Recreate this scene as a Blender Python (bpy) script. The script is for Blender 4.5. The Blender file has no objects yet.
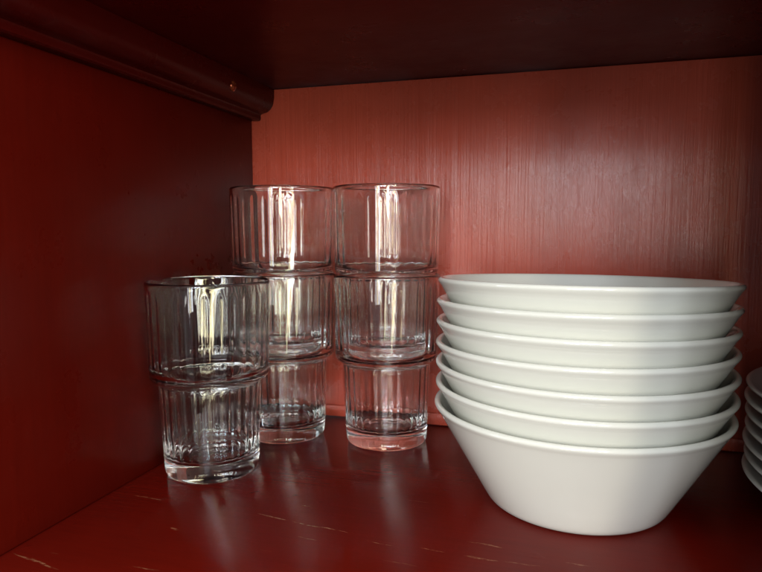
import bpy, bmesh, math, random
from mathutils import Vector, Matrix
random.seed(7)
S = 0.001                                     # geometry below is written in millimetres
scn = bpy.context.scene
COL = scn.collection

# ------------------------------------------------------------------ camera
CAMX, CAMY, CAMZ = 236.99, -445.31, 143.71
YAW, PITCH, ROLL = 0.2906, 0.0901, -0.0013
FPX, IMW, IMH = 628.4, 762.0, 572.0
F = Vector((-math.sin(YAW)*math.cos(PITCH), math.cos(YAW)*math.cos(PITCH), -math.sin(PITCH)))
R0 = Vector((math.cos(YAW), math.sin(YAW), 0))
U0 = R0.cross(F)
RR = R0*math.cos(ROLL) + U0*math.sin(ROLL)
UU = -R0*math.sin(ROLL) + U0*math.cos(ROLL)
cam_d = bpy.data.cameras.new("camera")
cam = bpy.data.objects.new("camera", cam_d)
COL.objects.link(cam)
cam_d.sensor_width = 36.0
cam_d.lens = FPX/IMW*36.0
cam_d.clip_start = 0.01
cam_d.clip_end = 50
m = Matrix((RR, UU, -F)).transposed().to_4x4()
m.translation = Vector((CAMX, CAMY, CAMZ))*S
cam.matrix_world = m
scn.camera = cam

# ------------------------------------------------------------------ world, lamps, exposure
w = bpy.data.worlds.new("World"); scn.world = w; w.use_nodes = True
bg = w.node_tree.nodes["Background"]
# the unlit room around the cupboard: pale walls with darker furniture, reflected by the glasses
_t = w.node_tree
_tc = _t.nodes.new("ShaderNodeTexCoord"); _mp = _t.nodes.new("ShaderNodeMapping")
_mp.inputs["Scale"].default_value = (7.0, 7.0, 1.6)
_nz = _t.nodes.new("ShaderNodeTexNoise"); _nz.inputs["Scale"].default_value = 1.0; _nz.inputs["Detail"].default_value = 2
_rp = _t.nodes.new("ShaderNodeValToRGB")
_rp.color_ramp.elements[0].position = 0.52; _rp.color_ramp.elements[0].color = (0.045, 0.045, 0.05, 1)
_rp.color_ramp.elements[1].position = 0.60; _rp.color_ramp.elements[1].color = (0.85, 0.93, 1.0, 1)
_t.links.new(_tc.outputs["Generated"], _mp.inputs[0]); _t.links.new(_mp.outputs[0], _nz.inputs["Vector"])
_t.links.new(_nz.outputs["Fac"], _rp.inputs[0])
_sp = _t.nodes.new("ShaderNodeSeparateXYZ"); _t.links.new(_tc.outputs["Generated"], _sp.inputs[0])
_mr = _t.nodes.new("ShaderNodeMapRange"); _mr.interpolation_type = 'SMOOTHSTEP'       # the room's pale ceiling
_mr.inputs[1].default_value = 0.22; _mr.inputs[2].default_value = 0.5
_t.links.new(_sp.outputs[2], _mr.inputs[0])
_mx = _t.nodes.new("ShaderNodeMix"); _mx.data_type = 'RGBA'
_t.links.new(_mr.outputs[0], _mx.inputs[0]); _t.links.new(_rp.outputs[0], _mx.inputs[6])
_mx.inputs[7].default_value = (3.3, 3.3, 3.3, 1)
_t.links.new(_mx.outputs[2], bg.inputs[0])
bg.inputs[1].default_value = 0.35

def area(name, loc, target, sx, sy, power, color):
    d = bpy.data.lights.new(name, 'AREA')
    d.shape = 'RECTANGLE'; d.size = sx; d.size_y = sy
    d.energy = power; d.color = color
    o = bpy.data.objects.new(name, d); COL.objects.link(o)
    o.location = loc
    v = Vector(target) - Vector(loc)
    o.rotation_euler = v.to_track_quat('-Z', 'Z').to_euler()
    return o
TGT = (0.2, -0.15, 0.12)
def pane(name, x0, x1, y, z0, z1, rad, color):
    """upright lamp pane facing the cupboard; rad = radiance"""
    A = (x1-x0)*(z1-z0)
    return area(name, ((x0+x1)/2, y, (z0+z1)/2), ((x0+x1)/2*0.6, 0, (z0+z1)/2), x1-x0, z1-z0, rad*math.pi*A, color)
pane("window_light_white", -0.14, -0.07, -2.2, -0.25, 0.85, 11, (0.92, 0.95, 1.0))
pane("garden_and_fill_light", -0.02, 0.06, -2.2, -0.25, 0.85, 16, (1.0, 0.90, 0.62))
pane("window_light_white", 0.10, 0.21, -2.2, -0.25, 0.85, 17, (0.93, 0.96, 1.0))
pane("window_light_white", 0.28, 0.44, -2.2, 0.42, 1.20, 31, (0.86, 0.91, 1.0))
pane("window_light_white", 0.50, 0.68, -2.2, 0.42, 1.20, 30, (0.86, 0.91, 1.0))
pane("garden_and_fill_light", 0.80, 1.00, -2.1, 0.10, 1.05, 24, (1.0, 0.88, 0.68))  # added warm fill, brightens the left of the back panel
def jamb(name, az, dist, wd, z0, z1, rad, color):
    """tall lamp pane at a bearing (degrees, to the right of the view out) from the glasses"""
    a = math.radians(az)
    p = (0.06 + dist*math.sin(a), -0.10 - dist*math.cos(a), (z0+z1)/2)
    return area(name, p, (0.06, -0.10, (z0+z1)/2), wd, z1-z0, rad*math.pi*wd*(z1-z0), color)
jamb("side_window_light_garden", 47, 1.5, 0.08, -0.50, 0.8, 10, (1.0, 0.88, 0.5))
jamb("side_window_light_garden", 54, 1.5, 0.12, -0.50, 0.8, 13, (1.0, 0.92, 0.66))
jamb("side_window_light_white", 65, 1.5, 0.16, -0.50, 0.9, 12, (0.88, 0.94, 1.0))
jamb("edge_fill_light", -74, 1.5, 0.35, -0.30, 0.9, 10, (0.86, 0.92, 1.0))  # added fill lamp to brighten the edges of the glasses
jamb("left_window_light", -50, 1.6, 0.035, -0.35, 0.6, 24, (0.80, 0.90, 1.0))

scn.view_settings.view_transform = 'Standard'
scn.view_settings.look = 'None'
scn.view_settings.exposure = 0.0
scn.view_settings.gamma = 1
scn.cycles.use_denoising = True
scn.cycles.max_bounces = 24
scn.cycles.transmission_bounces = 20
scn.cycles.glossy_bounces = 12
scn.cycles.diffuse_bounces = 6
scn.cycles.caustics_reflective = True
scn.cycles.caustics_refractive = True
scn.cycles.blur_glossy = 0.3
scn.cycles.sample_clamp_indirect = 60.0

# ------------------------------------------------------------------ node helpers
class NT:
    def __init__(s, name):
        s.m = bpy.data.materials.new(name); s.m.use_nodes = True
        s.t = s.m.node_tree; s.n = s.t.nodes; s.l = s.t.links
        s.b = s.n["Principled BSDF"]; s.out = s.n["Material Output"]
        s.co = s.n.new("ShaderNodeTexCoord").outputs["Object"]
    def new(s, kind, **k):
        x = s.n.new(kind)
        for a, v in k.items(): setattr(x, a, v)
        return x
    def put(s, sock, v):
        if isinstance(v, (int, float, tuple)): sock.default_value = v
        else: s.l.new(v, sock)
    def mapping(s, scale, rot=(0, 0, 0), loc=(0, 0, 0), src=None):
        x = s.new("ShaderNodeMapping")
        x.inputs["Scale"].default_value = scale
        x.inputs["Rotation"].default_value = rot
        x.inputs["Location"].default_value = loc
        s.l.new(src or s.co, x.inputs["Vector"]); return x.outputs[0]
    def noise(s, vec, scale, detail=4, rough=0.6, dist=0.0):
        x = s.new("ShaderNodeTexNoise")
        x.inputs["Scale"].default_value = scale; x.inputs["Detail"].default_value = detail
        x.inputs["Roughness"].default_value = rough; x.inputs["Distortion"].default_value = dist
        s.l.new(vec, x.inputs["Vector"]); return x.outputs["Fac"]
    def math(s, op, a, b=0.0, c=0.0, clamp=False):
        x = s.new("ShaderNodeMath", operation=op); x.use_clamp = clamp
        s.put(x.inputs[0], a); s.put(x.inputs[1], b); s.put(x.inputs[2], c); return x.outputs[0]
    def ramp(s, fac, stops):
        x = s.new("ShaderNodeValToRGB")
        e = x.color_ramp.elements
        while len(e) < len(stops): e.new(0.5)
        for k, (p, c) in zip(e, stops):
            k.position = p; k.color = c if len(c) == 4 else (*c, 1)
        s.l.new(fac, x.inputs[0]); return x.outputs[0]
    def mix(s, fac, a, b):
        x = s.new("ShaderNodeMix", data_type='RGBA')
        s.put(x.inputs[0], fac)
        s.put(x.inputs[6], a if not isinstance(a, tuple) else (*a[:3], 1))
        s.put(x.inputs[7], b if not isinstance(b, tuple) else (*b[:3], 1))
        return x.outputs[2]
    def maprange(s, v, a, b, c, d):
        x = s.new("ShaderNodeMapRange"); x.clamp = True
        s.put(x.inputs[0], v)
        for i, q in enumerate((a, b, c, d)): x.inputs[i+1].default_value = q
        return x.outputs[0]
    def bump(s, h, strength, dist, normal=None):
        x = s.new("ShaderNodeBump")
        x.inputs["Strength"].default_value = strength; x.inputs["Distance"].default_value = dist
        s.l.new(h, x.inputs["Height"])
        if normal: s.l.new(normal, x.inputs["Normal"])
        return x.outputs[0]

RED = (0.36, 0.030, 0.018)

def paint(name, base, rough, grain_scale, fine, bump1, bump2, marks=None, spec=0.5):
    """glossy brushed enamel: long soft brush strokes plus fine bristle lines along one axis"""
    t = NT(name)
    v1 = t.mapping(grain_scale)
    v2 = t.mapping(fine)
    n1 = t.noise(v1, 1.0, 5, 0.6, 0.25)
    n2 = t.noise(v2, 1.0, 6, 0.75, 0.1)
    blot = t.noise(t.mapping((14, 14, 14)), 1.0, 5, 0.6)
    tone = t.math('ADD', t.math('MULTIPLY', n2, 0.45), t.math('MULTIPLY', blot, 0.55))
    dark = tuple(c*0.86 for c in base); lite = tuple(min(1, c*1.12) for c in base)
    col = t.ramp(tone, [(0.35, dark), (0.65, lite)])
    rg = t.maprange(t.noise(t.mapping((22, 22, 22)), 1.0, 5, 0.65), 0.3, 0.7, rough*0.8, rough*1.25)
    if marks:
        mk, mcol, mfac = marks(t)
        col = t.mix(mk, col, mcol)
        rg = t.math('ADD', rg, t.math('MULTIPLY', mk, 0.35))
    t.put(t.b.inputs["Base Color"], col)
    t.put(t.b.inputs["Roughness"], rg)
    t.b.inputs["Specular IOR Level"].default_value = spec
    nb = t.bump(n1, bump1, 0.0009)
    nb = t.bump(n2, bump2, 0.0004, nb)
    lump = t.maprange(t.noise(t.mapping((85, 85, 60)), 1.0, 2, 0.5), 0.66, 0.76, 0.0, 1.0)
    nb = t.bump(lump, 0.2, 0.0005, nb)
    t.l.new(nb, t.b.inputs["Normal"])
    return t.m

def floor_pt(px, py, z=0.0):
    d = F*FPX + RR*(px - IMW/2) - UU*(py - IMH/2)
    k = (z - CAMZ)/d.z
    return (CAMX + d.x*k, CAMY + d.y*k)

# worn-through scratches in the shelf's paint: (x0,y0,x1,y1,width mm, strength)
SCR = [((133,495),(165,501),0.9,.7), ((257,513),(288,521),1.0,.9), ((290,521),(352,534),.8,.8),
       ((297,536),(318,540),.7,.6), ((365,540),(395,546),.7,.5), ((12,553),(60,570),1.2,.9),
       ((170,528),(179,530),1.5,.9), ((132,566),(160,571),.8,.6), ((466,541),(505,549),1.1,.7),
       ((463,556),(500,562),1.3,.8), ((418,547),(446,553),.9,.7), ((498,561),(545,566),.7,.5),
       ((405,500),(430,503),.5,.35), ((564,562),(592,567),1.0,.5), ((300,505),(312,507),.6,.6),
       ((380,560),(420,567),.7,.4)]
def floor_marks(t):
    sep = t.new("ShaderNodeSeparateXYZ"); 
    wob = t.new("ShaderNodeTexNoise"); wob.inputs["Scale"].default_value = 60; wob.inputs["Detail"].default_value = 3
    t.l.new(t.co, wob.inputs["Vector"])
    t.l.new(t.co, sep.inputs[0])
    wx = sep.outputs[0]
    wy = t.math('ADD', sep.outputs[1], t.math('MULTIPLY', t.math('SUBTRACT', wob.outputs["Fac"], 0.5), 0.004))
    tot = None
    for p, q, wd, st in SCR:
        a = Vector(floor_pt(*p))*S; b = Vector(floor_pt(*q))*S
        c = (a+b)/2; d = (b-a); L = d.length/2; d.normalize()
        dx = t.math('SUBTRACT', wx, c.x); dy = t.math('SUBTRACT', wy, c.y)
        u = t.math('ADD', t.math('MULTIPLY', dx, d.x), t.math('MULTIPLY', dy, d.y))
        v = t.math('ADD', t.math('MULTIPLY', dx, -d.y), t.math('MULTIPLY', dy, d.x))
        uu = t.math('ABSOLUTE', t.math('DIVIDE', u, L)); vv = t.math('ABSOLUTE', t.math('DIVIDE', v, wd*0.62*S))
        r = t.math('ADD', t.math('POWER', uu, 3.0), vv)
        k = t.math('MULTIPLY', t.maprange(r, 0.35, 1.0, 1.0, 0.0), st*0.8)
        tot = k if tot is None else t.math('MAXIMUM', tot, k)
    br = t.maprange(t.noise(t.mapping((260, 1400, 1)), 1.0, 4, 0.7), 0.42, 0.6, 0.0, 1.0)
    # sparse hairline wear all along the grain
    hair = t.maprange(t.noise(t.mapping((22, 620, 1)), 1.0, 3, 0.6), 0.70, 0.76, 0.0, 0.45)
    tot = t.math('MAXIMUM', t.math('MULTIPLY', tot, br), t.math('MULTIPLY', hair, br), clamp=True)
    return tot, (0.42, 0.20, 0.10), 1
def wall_marks(t):
    hair = t.maprange(t.noise(t.mapping((900, 1, 60)), 1.0, 2, 0.5), 0.74, 0.80, 0.0, 0.35)
    return hair, (0.10, 0.01, 0.01), 1

M_BACK = paint("red_paint_back_lit", (0.39, 0.062, 0.036), 0.26, (120, 1, 4), (560, 1, 9), 0.6, 0.62, wall_marks)  # same red as the side; its light and sheen put into a paler colour
M_SIDE = paint("red_paint_side_shaded", (0.062, 0.0026, 0.0010), 0.30, (1, 18, 9), (1, 300, 12), 0.14, 0.08, None, 0.16)  # same red as the back; the panel's shade put into a darker colour
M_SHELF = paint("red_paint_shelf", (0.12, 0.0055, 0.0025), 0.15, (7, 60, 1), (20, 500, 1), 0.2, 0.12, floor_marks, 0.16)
M_TOP = paint("red_paint_upper_shelf_shaded", (0.09, 0.003, 0.002), 0.30, (7, 60, 1), (20, 500, 1), 0.1, 0.1, None, 0.06)  # shade of the unlit underside put into the colour
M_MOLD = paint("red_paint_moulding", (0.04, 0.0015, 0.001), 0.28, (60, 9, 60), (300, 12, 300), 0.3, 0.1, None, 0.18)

def glass_mat():
    t = NT("clear_glass")
    t.n.remove(t.b)
    g = t.new("ShaderNodeBsdfGlass"); g.inputs["IOR"].default_value = 1.51
    g.inputs["Roughness"].default_value = 0.0
    g.inputs["Color"].default_value = (0.998, 1.0, 0.998, 1)
    n = t.noise(t.mapping((60, 60, 35)), 1.0, 2, 0.5)
    t.l.new(t.bump(n, 0.12, 0.0005), g.inputs["Normal"])
    t.l.new(g.outputs[0], t.out.inputs[0])
    return t.m
M_GLASS = glass_mat()
def china(name, col, rough):
    t = NT(name)
    n = t.noise(t.mapping((30, 30, 30)), 1.0, 4, 0.5)
    t.put(t.b.inputs["Base Color"], t.ramp(n, [(0.3, tuple(c*0.965 for c in col)), (0.7, col)]))
    t.put(t.b.inputs["Roughness"], t.maprange(n, 0.3, 0.7, rough*0.85, rough*1.2))
    t.b.inputs["Coat Weight"].default_value = 0.3
    t.b.inputs["Coat Roughness"].default_value = 0.02
    t.l.new(t.bump(t.noise(t.mapping((45, 45, 45)), 1.0, 2, 0.5), 0.08, 0.0006), t.b.inputs["Normal"])
    return t.m
M_CHINA = china("white_glazed_china", (0.74, 0.745, 0.68), 0.06)
M_PLATE = china("white_glazed_plate", (0.70, 0.70, 0.66), 0.2)
def brass():
    t = NT("painted_brass")
    t.put(t.b.inputs["Base Color"], t.ramp(t.noise(t.mapping((900, 900, 900)), 1.0, 3), [(0.4, (0.12, 0.012, 0.006)), (0.6, (0.3, 0.07, 0.03))]))
    t.b.inputs["Metallic"].default_value = 0.6; t.b.inputs["Roughness"].default_value = 0.22
    return t.m
M_NAIL = brass()

# ------------------------------------------------------------------ mesh helpers (mm in, metres out)
def link(name, bm, mat, parent=None, smooth=True, loc=(0, 0, 0)):
    bmesh.ops.recalc_face_normals(bm, faces=bm.faces)
    for f in bm.faces: f.smooth = smooth
    me = bpy.data.meshes.new(name)
    bmesh.ops.scale(bm, vec=(S, S, S), verts=bm.verts)
    bm.to_mesh(me); bm.free()
    me.materials.append(mat)
    o = bpy.data.objects.new(name, me); COL.objects.link(o)
    o.location = Vector(loc)*S
    if parent: o.parent = parent
    return o

def box_bm(x0, x1, y0, y1, z0, z1, bevel=1.2):
    bm = bmesh.new()
    bmesh.ops.create_cube(bm, size=1)
    for v in bm.verts:
        v.co = Vector(((x0+x1)/2 + v.co.x*(x1-x0), (y0+y1)/2 + v.co.y*(y1-y0), (z0+z1)/2 + v.co.z*(z1-z0)))
    if bevel:
        bmesh.ops.bevel(bm, geom=bm.edges[:], offset=bevel, segments=3, profile=0.5, affect='EDGES')
    return bm

def lathe(profile, n, radial=None):
    """closed solid of revolution; profile runs from axis (r=0) round to axis; radial(i_row, theta) adds to r"""
    bm = bmesh.new(); rows = []
    for i, (r, z) in enumerate(profile):
        if r < 1e-6: rows.append([bm.verts.new((0, 0, z))]); continue
        row = []
        for k in range(n):
            th = 2*math.pi*k/n
            rr = r + (radial(i, th) if radial else 0)
            row.append(bm.verts.new((rr*math.cos(th), rr*math.sin(th), z)))
        rows.append(row)
    for a, b in zip(rows, rows[1:]):
        for k in range(n):
            k2 = (k+1) % n
            if len(a) == 1: bm.faces.new((a[0], b[k], b[k2]))
            elif len(b) == 1: bm.faces.new((a[k], a[k2], b[0]))
            else: bm.faces.new((a[k], a[k2], b[k2], b[k]))
    return bm

def smooth_profile(pts, sub=4):
    """Catmull-Rom through the points marked smooth; points are (r,z) or (r,z,'c') for a corner kept tight"""
    out = []
    P = [Vector((p[0], p[1])) for p in pts]
    for i in range(len(P)-1):
        p1, p2 = P[i], P[i+1]
        p0 = P[i-1] if i > 0 else p1
        p3 = P[i+2] if i+2 < len(P) else p2
        L = (p2-p1).length
        t1 = (p2-p0); t2 = (p3-p1)
        t1 = t1.normalized()*L if t1.length else t1; t2 = t2.normalized()*L if t2.length else t2
        if i == 0: t1 = p2-p1
        if i == len(P)-2: t2 = p2-p1
        for k in range(sub):
            u = k/sub
            h = (2*u**3-3*u**2+1, u**3-2*u**2+u, -2*u**3+3*u**2, u**3-u**2)
            q = p1*h[0] + t1*h[1] + p2*h[2] + t2*h[3]
            out.append((max(q.x, 0.0), q.y))
    out.append((P[-1].x, P[-1].y))
    return out

# ------------------------------------------------------------------ the cupboard
HC, DEPTH, WID = 249.9, 262.0, 640.0
cab = bpy.data.objects.new("cupboard", None); COL.objects.link(cab)
cab["label"] = "deep red painted wooden cupboard compartment holding the glasses and white crockery"
cab["category"] = "cupboard"
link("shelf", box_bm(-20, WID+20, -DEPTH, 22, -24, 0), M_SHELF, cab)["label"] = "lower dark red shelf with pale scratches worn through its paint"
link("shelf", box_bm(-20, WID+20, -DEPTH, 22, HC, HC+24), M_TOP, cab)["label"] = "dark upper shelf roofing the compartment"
link("back_panel", box_bm(-19, WID+19, 0, 20, 0.3, HC-0.3, 0.5), M_BACK, cab)
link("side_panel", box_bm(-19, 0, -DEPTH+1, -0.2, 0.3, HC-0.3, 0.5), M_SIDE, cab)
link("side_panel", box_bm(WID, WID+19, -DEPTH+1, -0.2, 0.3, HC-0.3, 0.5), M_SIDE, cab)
link("skirting_strip", box_bm(0.2, WID-0.2, -2.0, -0.1, 0.2, 9.0, 0.8), M_BACK, cab)
# unseen board added in front to shade the right side of the compartment
shade_board = link("shade_board", box_bm(302, WID+18, -DEPTH-21, -DEPTH-1, -20, HC+20, 2.5), M_SIDE, cab)
shade_board["label"] = "unseen board added to shade the right of the compartment"
# moulded cleat carrying the upper shelf
prof = [(0.1, 227.2), (1.0, 226.6), (6.6, 226.6), (7.6, 227.4), (7.9, 228.6), (7.7, 230.4), (8.2, 231.4), (9.6, 231.9)]
for k in range(0, 11):
    a = math.radians(-85 + 82*k/10)
    prof.append((10.0 + 8.8*math.cos(a)*1.0, 241.6 + 9.4*math.sin(a)))
prof += [(19.2, 243.0), (19.4, 245.5), (19.4, HC-0.2), (0.1, HC-0.2)]
def extrude_profile(prof, y0, y1):
    bm = bmesh.new()
    a = [bm.verts.new((x, y0, z)) for x, z in prof]; b = [bm.verts.new((x, y1, z)) for x, z in prof]
    n = len(prof)
    for k in range(n): bm.faces.new((a[k], a[(k+1) % n], b[(k+1) % n], b[k]))
    bm.faces.new(a); bm.faces.new(b[::-1])
    return bm
def autosmooth(o, ang=35):
    me = o.data
    for e in me.edges: pass
    bm = bmesh.new(); bm.from_mesh(me)
    for e in bm.edges:
        if len(e.link_faces) == 2 and e.calc_face_angle(0) > math.radians(ang): e.smooth = False
    bm.to_mesh(me); bm.free()
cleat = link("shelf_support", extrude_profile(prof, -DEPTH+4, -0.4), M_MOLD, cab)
autosmooth(cleat)
bm = lathe(smooth_profile([(0, -1.2), (1.2, -1.2), (2.6, -0.2), (2.7, 0.2), (2.2, 0.9), (1.2, 1.4), (0, 1.6)], 4), 32)
nail = link("nail_head", bm, M_NAIL, cleat)
nail.location = Vector((18.2, -60.0, 239.6))*S
nail.scale = (1.35, 1.35, 1.35)
nail.rotation_euler = (0, math.radians(98), 0)

# ------------------------------------------------------------------ ribbed stacking tumblers
NF = 28
outer = [(0, 1.6), (10, 1.5), (20, 1.0), (23.2, 0.3), (25.0, 0.05), (26.4, 0.7), (27.2, 2.4), (27.7, 6.0), (28.6, 28), (29.5, 50.5),
         (29.9, 53.6), (30.9, 55.4), (32.4, 56.2), (33.6, 57.0), (34.5, 58.6), (34.7, 62), (35.1, 80), (35.5, 100), (35.8, 111.4)]
rim = [(35.7, 113.0), (35.1, 113.9), (34.6, 114.1), (34.2, 113.8), (33.85, 112.9)]
inner = [(33.75, 110.5), (33.6, 107), (33.4, 100), (33.0, 82), (32.7, 70), (32.2, 64.6), (30.8, 60.9), (28.9, 58.6), (28.05, 56.8), (27.7, 52),
         (26.8, 30), (25.9, 16.0), (24.6, 12.6), (22.4, 10.2), (18, 9.4), (8, 8.8), (0, 8.6)]
po = smooth_profile(outer, 3)
pr = smooth_profile([outer[-1]] + rim + [inner[0]], 3)[1:-1]
pi = smooth_profile(inner, 4)
PROF = po + pr + pi
NI0 = len(po) + len(pr)
def flute(i, th):
    if i < NI0: return 0.0
    r, z = PROF[i]
    a = 0.0
    if z > 60: a = 0.34*min(1, max(0, (109.5-z)/4.0))*min(1, max(0, (z-62.5)/4.0))
    else: a = 0.42*min(1, max(0, (56.5-z)/4.0))*min(1, max(0, (z-11.0)/4.5))
    c = abs(math.sin(NF*th/2))
    return a*(c - 0.62)
bm = lathe(PROF, NF*12, flute)
g0 = link("tumbler", bm, M_GLASS)
def glass(o, x, y, z, rot, label, group=None):
    o.location = Vector((x, y, z))*S; o.rotation_euler = (0, 0, rot)
    o["label"] = label; o["category"] = "glass"; o["group"] = "ribbed stacking tumblers"
GP = 57.6
specs = [(33.7, -120.9, 0.05, 0.05, "clear ribbed tumbler standing alone in front by the left side panel"),
         (119.8, -40.5, 0.05, 0.3, "lower clear tumbler of the stacked pair next to the white bowls"),
         (119.8, -40.5, 0.05+GP, 0.42, "upper clear tumbler of the stacked pair next to the white bowls"),
         (47.5, -47.6, 0.05, 0.2, "lower clear tumbler of the pair partly behind the single front tumbler"),
         (47.5, -47.6, 0.05+GP, 0.1, "upper clear tumbler of the pair in the corner, crossing the panel's edge")]
for i, (x, y, z, r, lab) in enumerate(specs):
    o = g0 if i == 0 else g0.copy()
    if i: COL.objects.link(o)
    glass(o, x, y, z, r, lab)

# ------------------------------------------------------------------ white bowls
bowl_prof = smooth_profile([(0, 2.2), (30, 2.2), (38.5, 2.0), (40.2, 0.4), (42.2, 0.05), (44.6, 0.8), (46.6, 2.6), (49.0, 6.4), (55, 16.8),
    (64, 32.4), (73.1, 48.2), (74.5, 50.2), (75.0, 51.3), (74.7, 52.3), (73.8, 52.9), (72.7, 52.7), (71.7, 51.7), (69.8, 48.2), (62, 34.9), (52.5, 19.4), (46.6, 11.6),
    (42.0, 8.0), (34, 6.4), (20, 6.0), (0, 5.9)], 4)
b0 = link("bowl", lathe(bowl_prof, 160), M_CHINA)
BP = 10.79
order = ["bottom bowl of the white stack, its full cone standing on the red shelf",
         "white bowl second from the bottom, nested in the bottom bowl",
         "white bowl third from the bottom of the seven bowl stack",
         "white middle bowl of the stack, fourth from the top",
         "white bowl third from the top of the seven bowl stack",
         "white bowl second from the top, just under the open top bowl",
         "topmost white bowl, its open inside seen against the red back panel"]
for i in range(7):
    o = b0 if i == 0 else b0.copy()
    if i: COL.objects.link(o)
    jx, jy = [(0, 0), (0.3, 0.1), (0.4, -0.3), (0.5, 0.2), (0.2, 0.3), (0.5, -0.2), (0.8, 0.2)][i]
    o.location = Vector((242.7+jx, -102.7+jy, 0.05+i*BP))*S
    o.rotation_euler = (math.radians([0, -.2, -.55, -.75, -1.2, -1.5, -2.1][i]), math.radians([0, .2, .1, -.2, .2, .1, .2][i]), 0)
    o["label"] = order[i]; o["category"] = "bowl"; o["group"] = "white bowls in the tall stack"

# ------------------------------------------------------------------ small white plates, cut by the frame
plate_prof = smooth_profile([(0, 1.6), (36, 1.6), (43, 1.4), (44.4, 0.2), (46.2, 0.05), (47.6, 1.0), (50, 4.2), (56, 8.4), (66, 14.6), (73.6, 19.6),
    (74.8, 20.7), (74.7, 21.4), (73.8, 21.6), (72.6, 21.2), (65, 16.9), (54, 10.6), (48.5, 7.4), (42, 5.8), (25, 5.4), (0, 5.3)], 4)
plate_prof = [(r*95/74.8, z*24/21.6) for r, z in plate_prof]
p0 = link("plate", lathe(plate_prof, 144), M_PLATE)
plab = ["bottom small white plate of the stack cut by the photo's edge",
        "small white plate second from the bottom beside the bowls",
        "small white plate third from the bottom beside the bowls",
        "small white plate in the middle of its stack of seven",
        "small white plate third from the top beside the bowls",
        "small white plate second from the top beside the bowls",
        "topmost small white plate, its open face showing beside the bowls"]
for i in range(7):
    o = p0 if i == 0 else p0.copy()
    if i: COL.objects.link(o)
    o.location = Vector((418 + [0, .6, -.3, .5, .2, -.4, .1][i], -110, 0.05+i*7.2))*S
    o.rotation_euler = (0, 0, i)
    o["label"] = plab[i]; o["category"] = "plate"; o["group"] = "small white plates stacked at the edge"
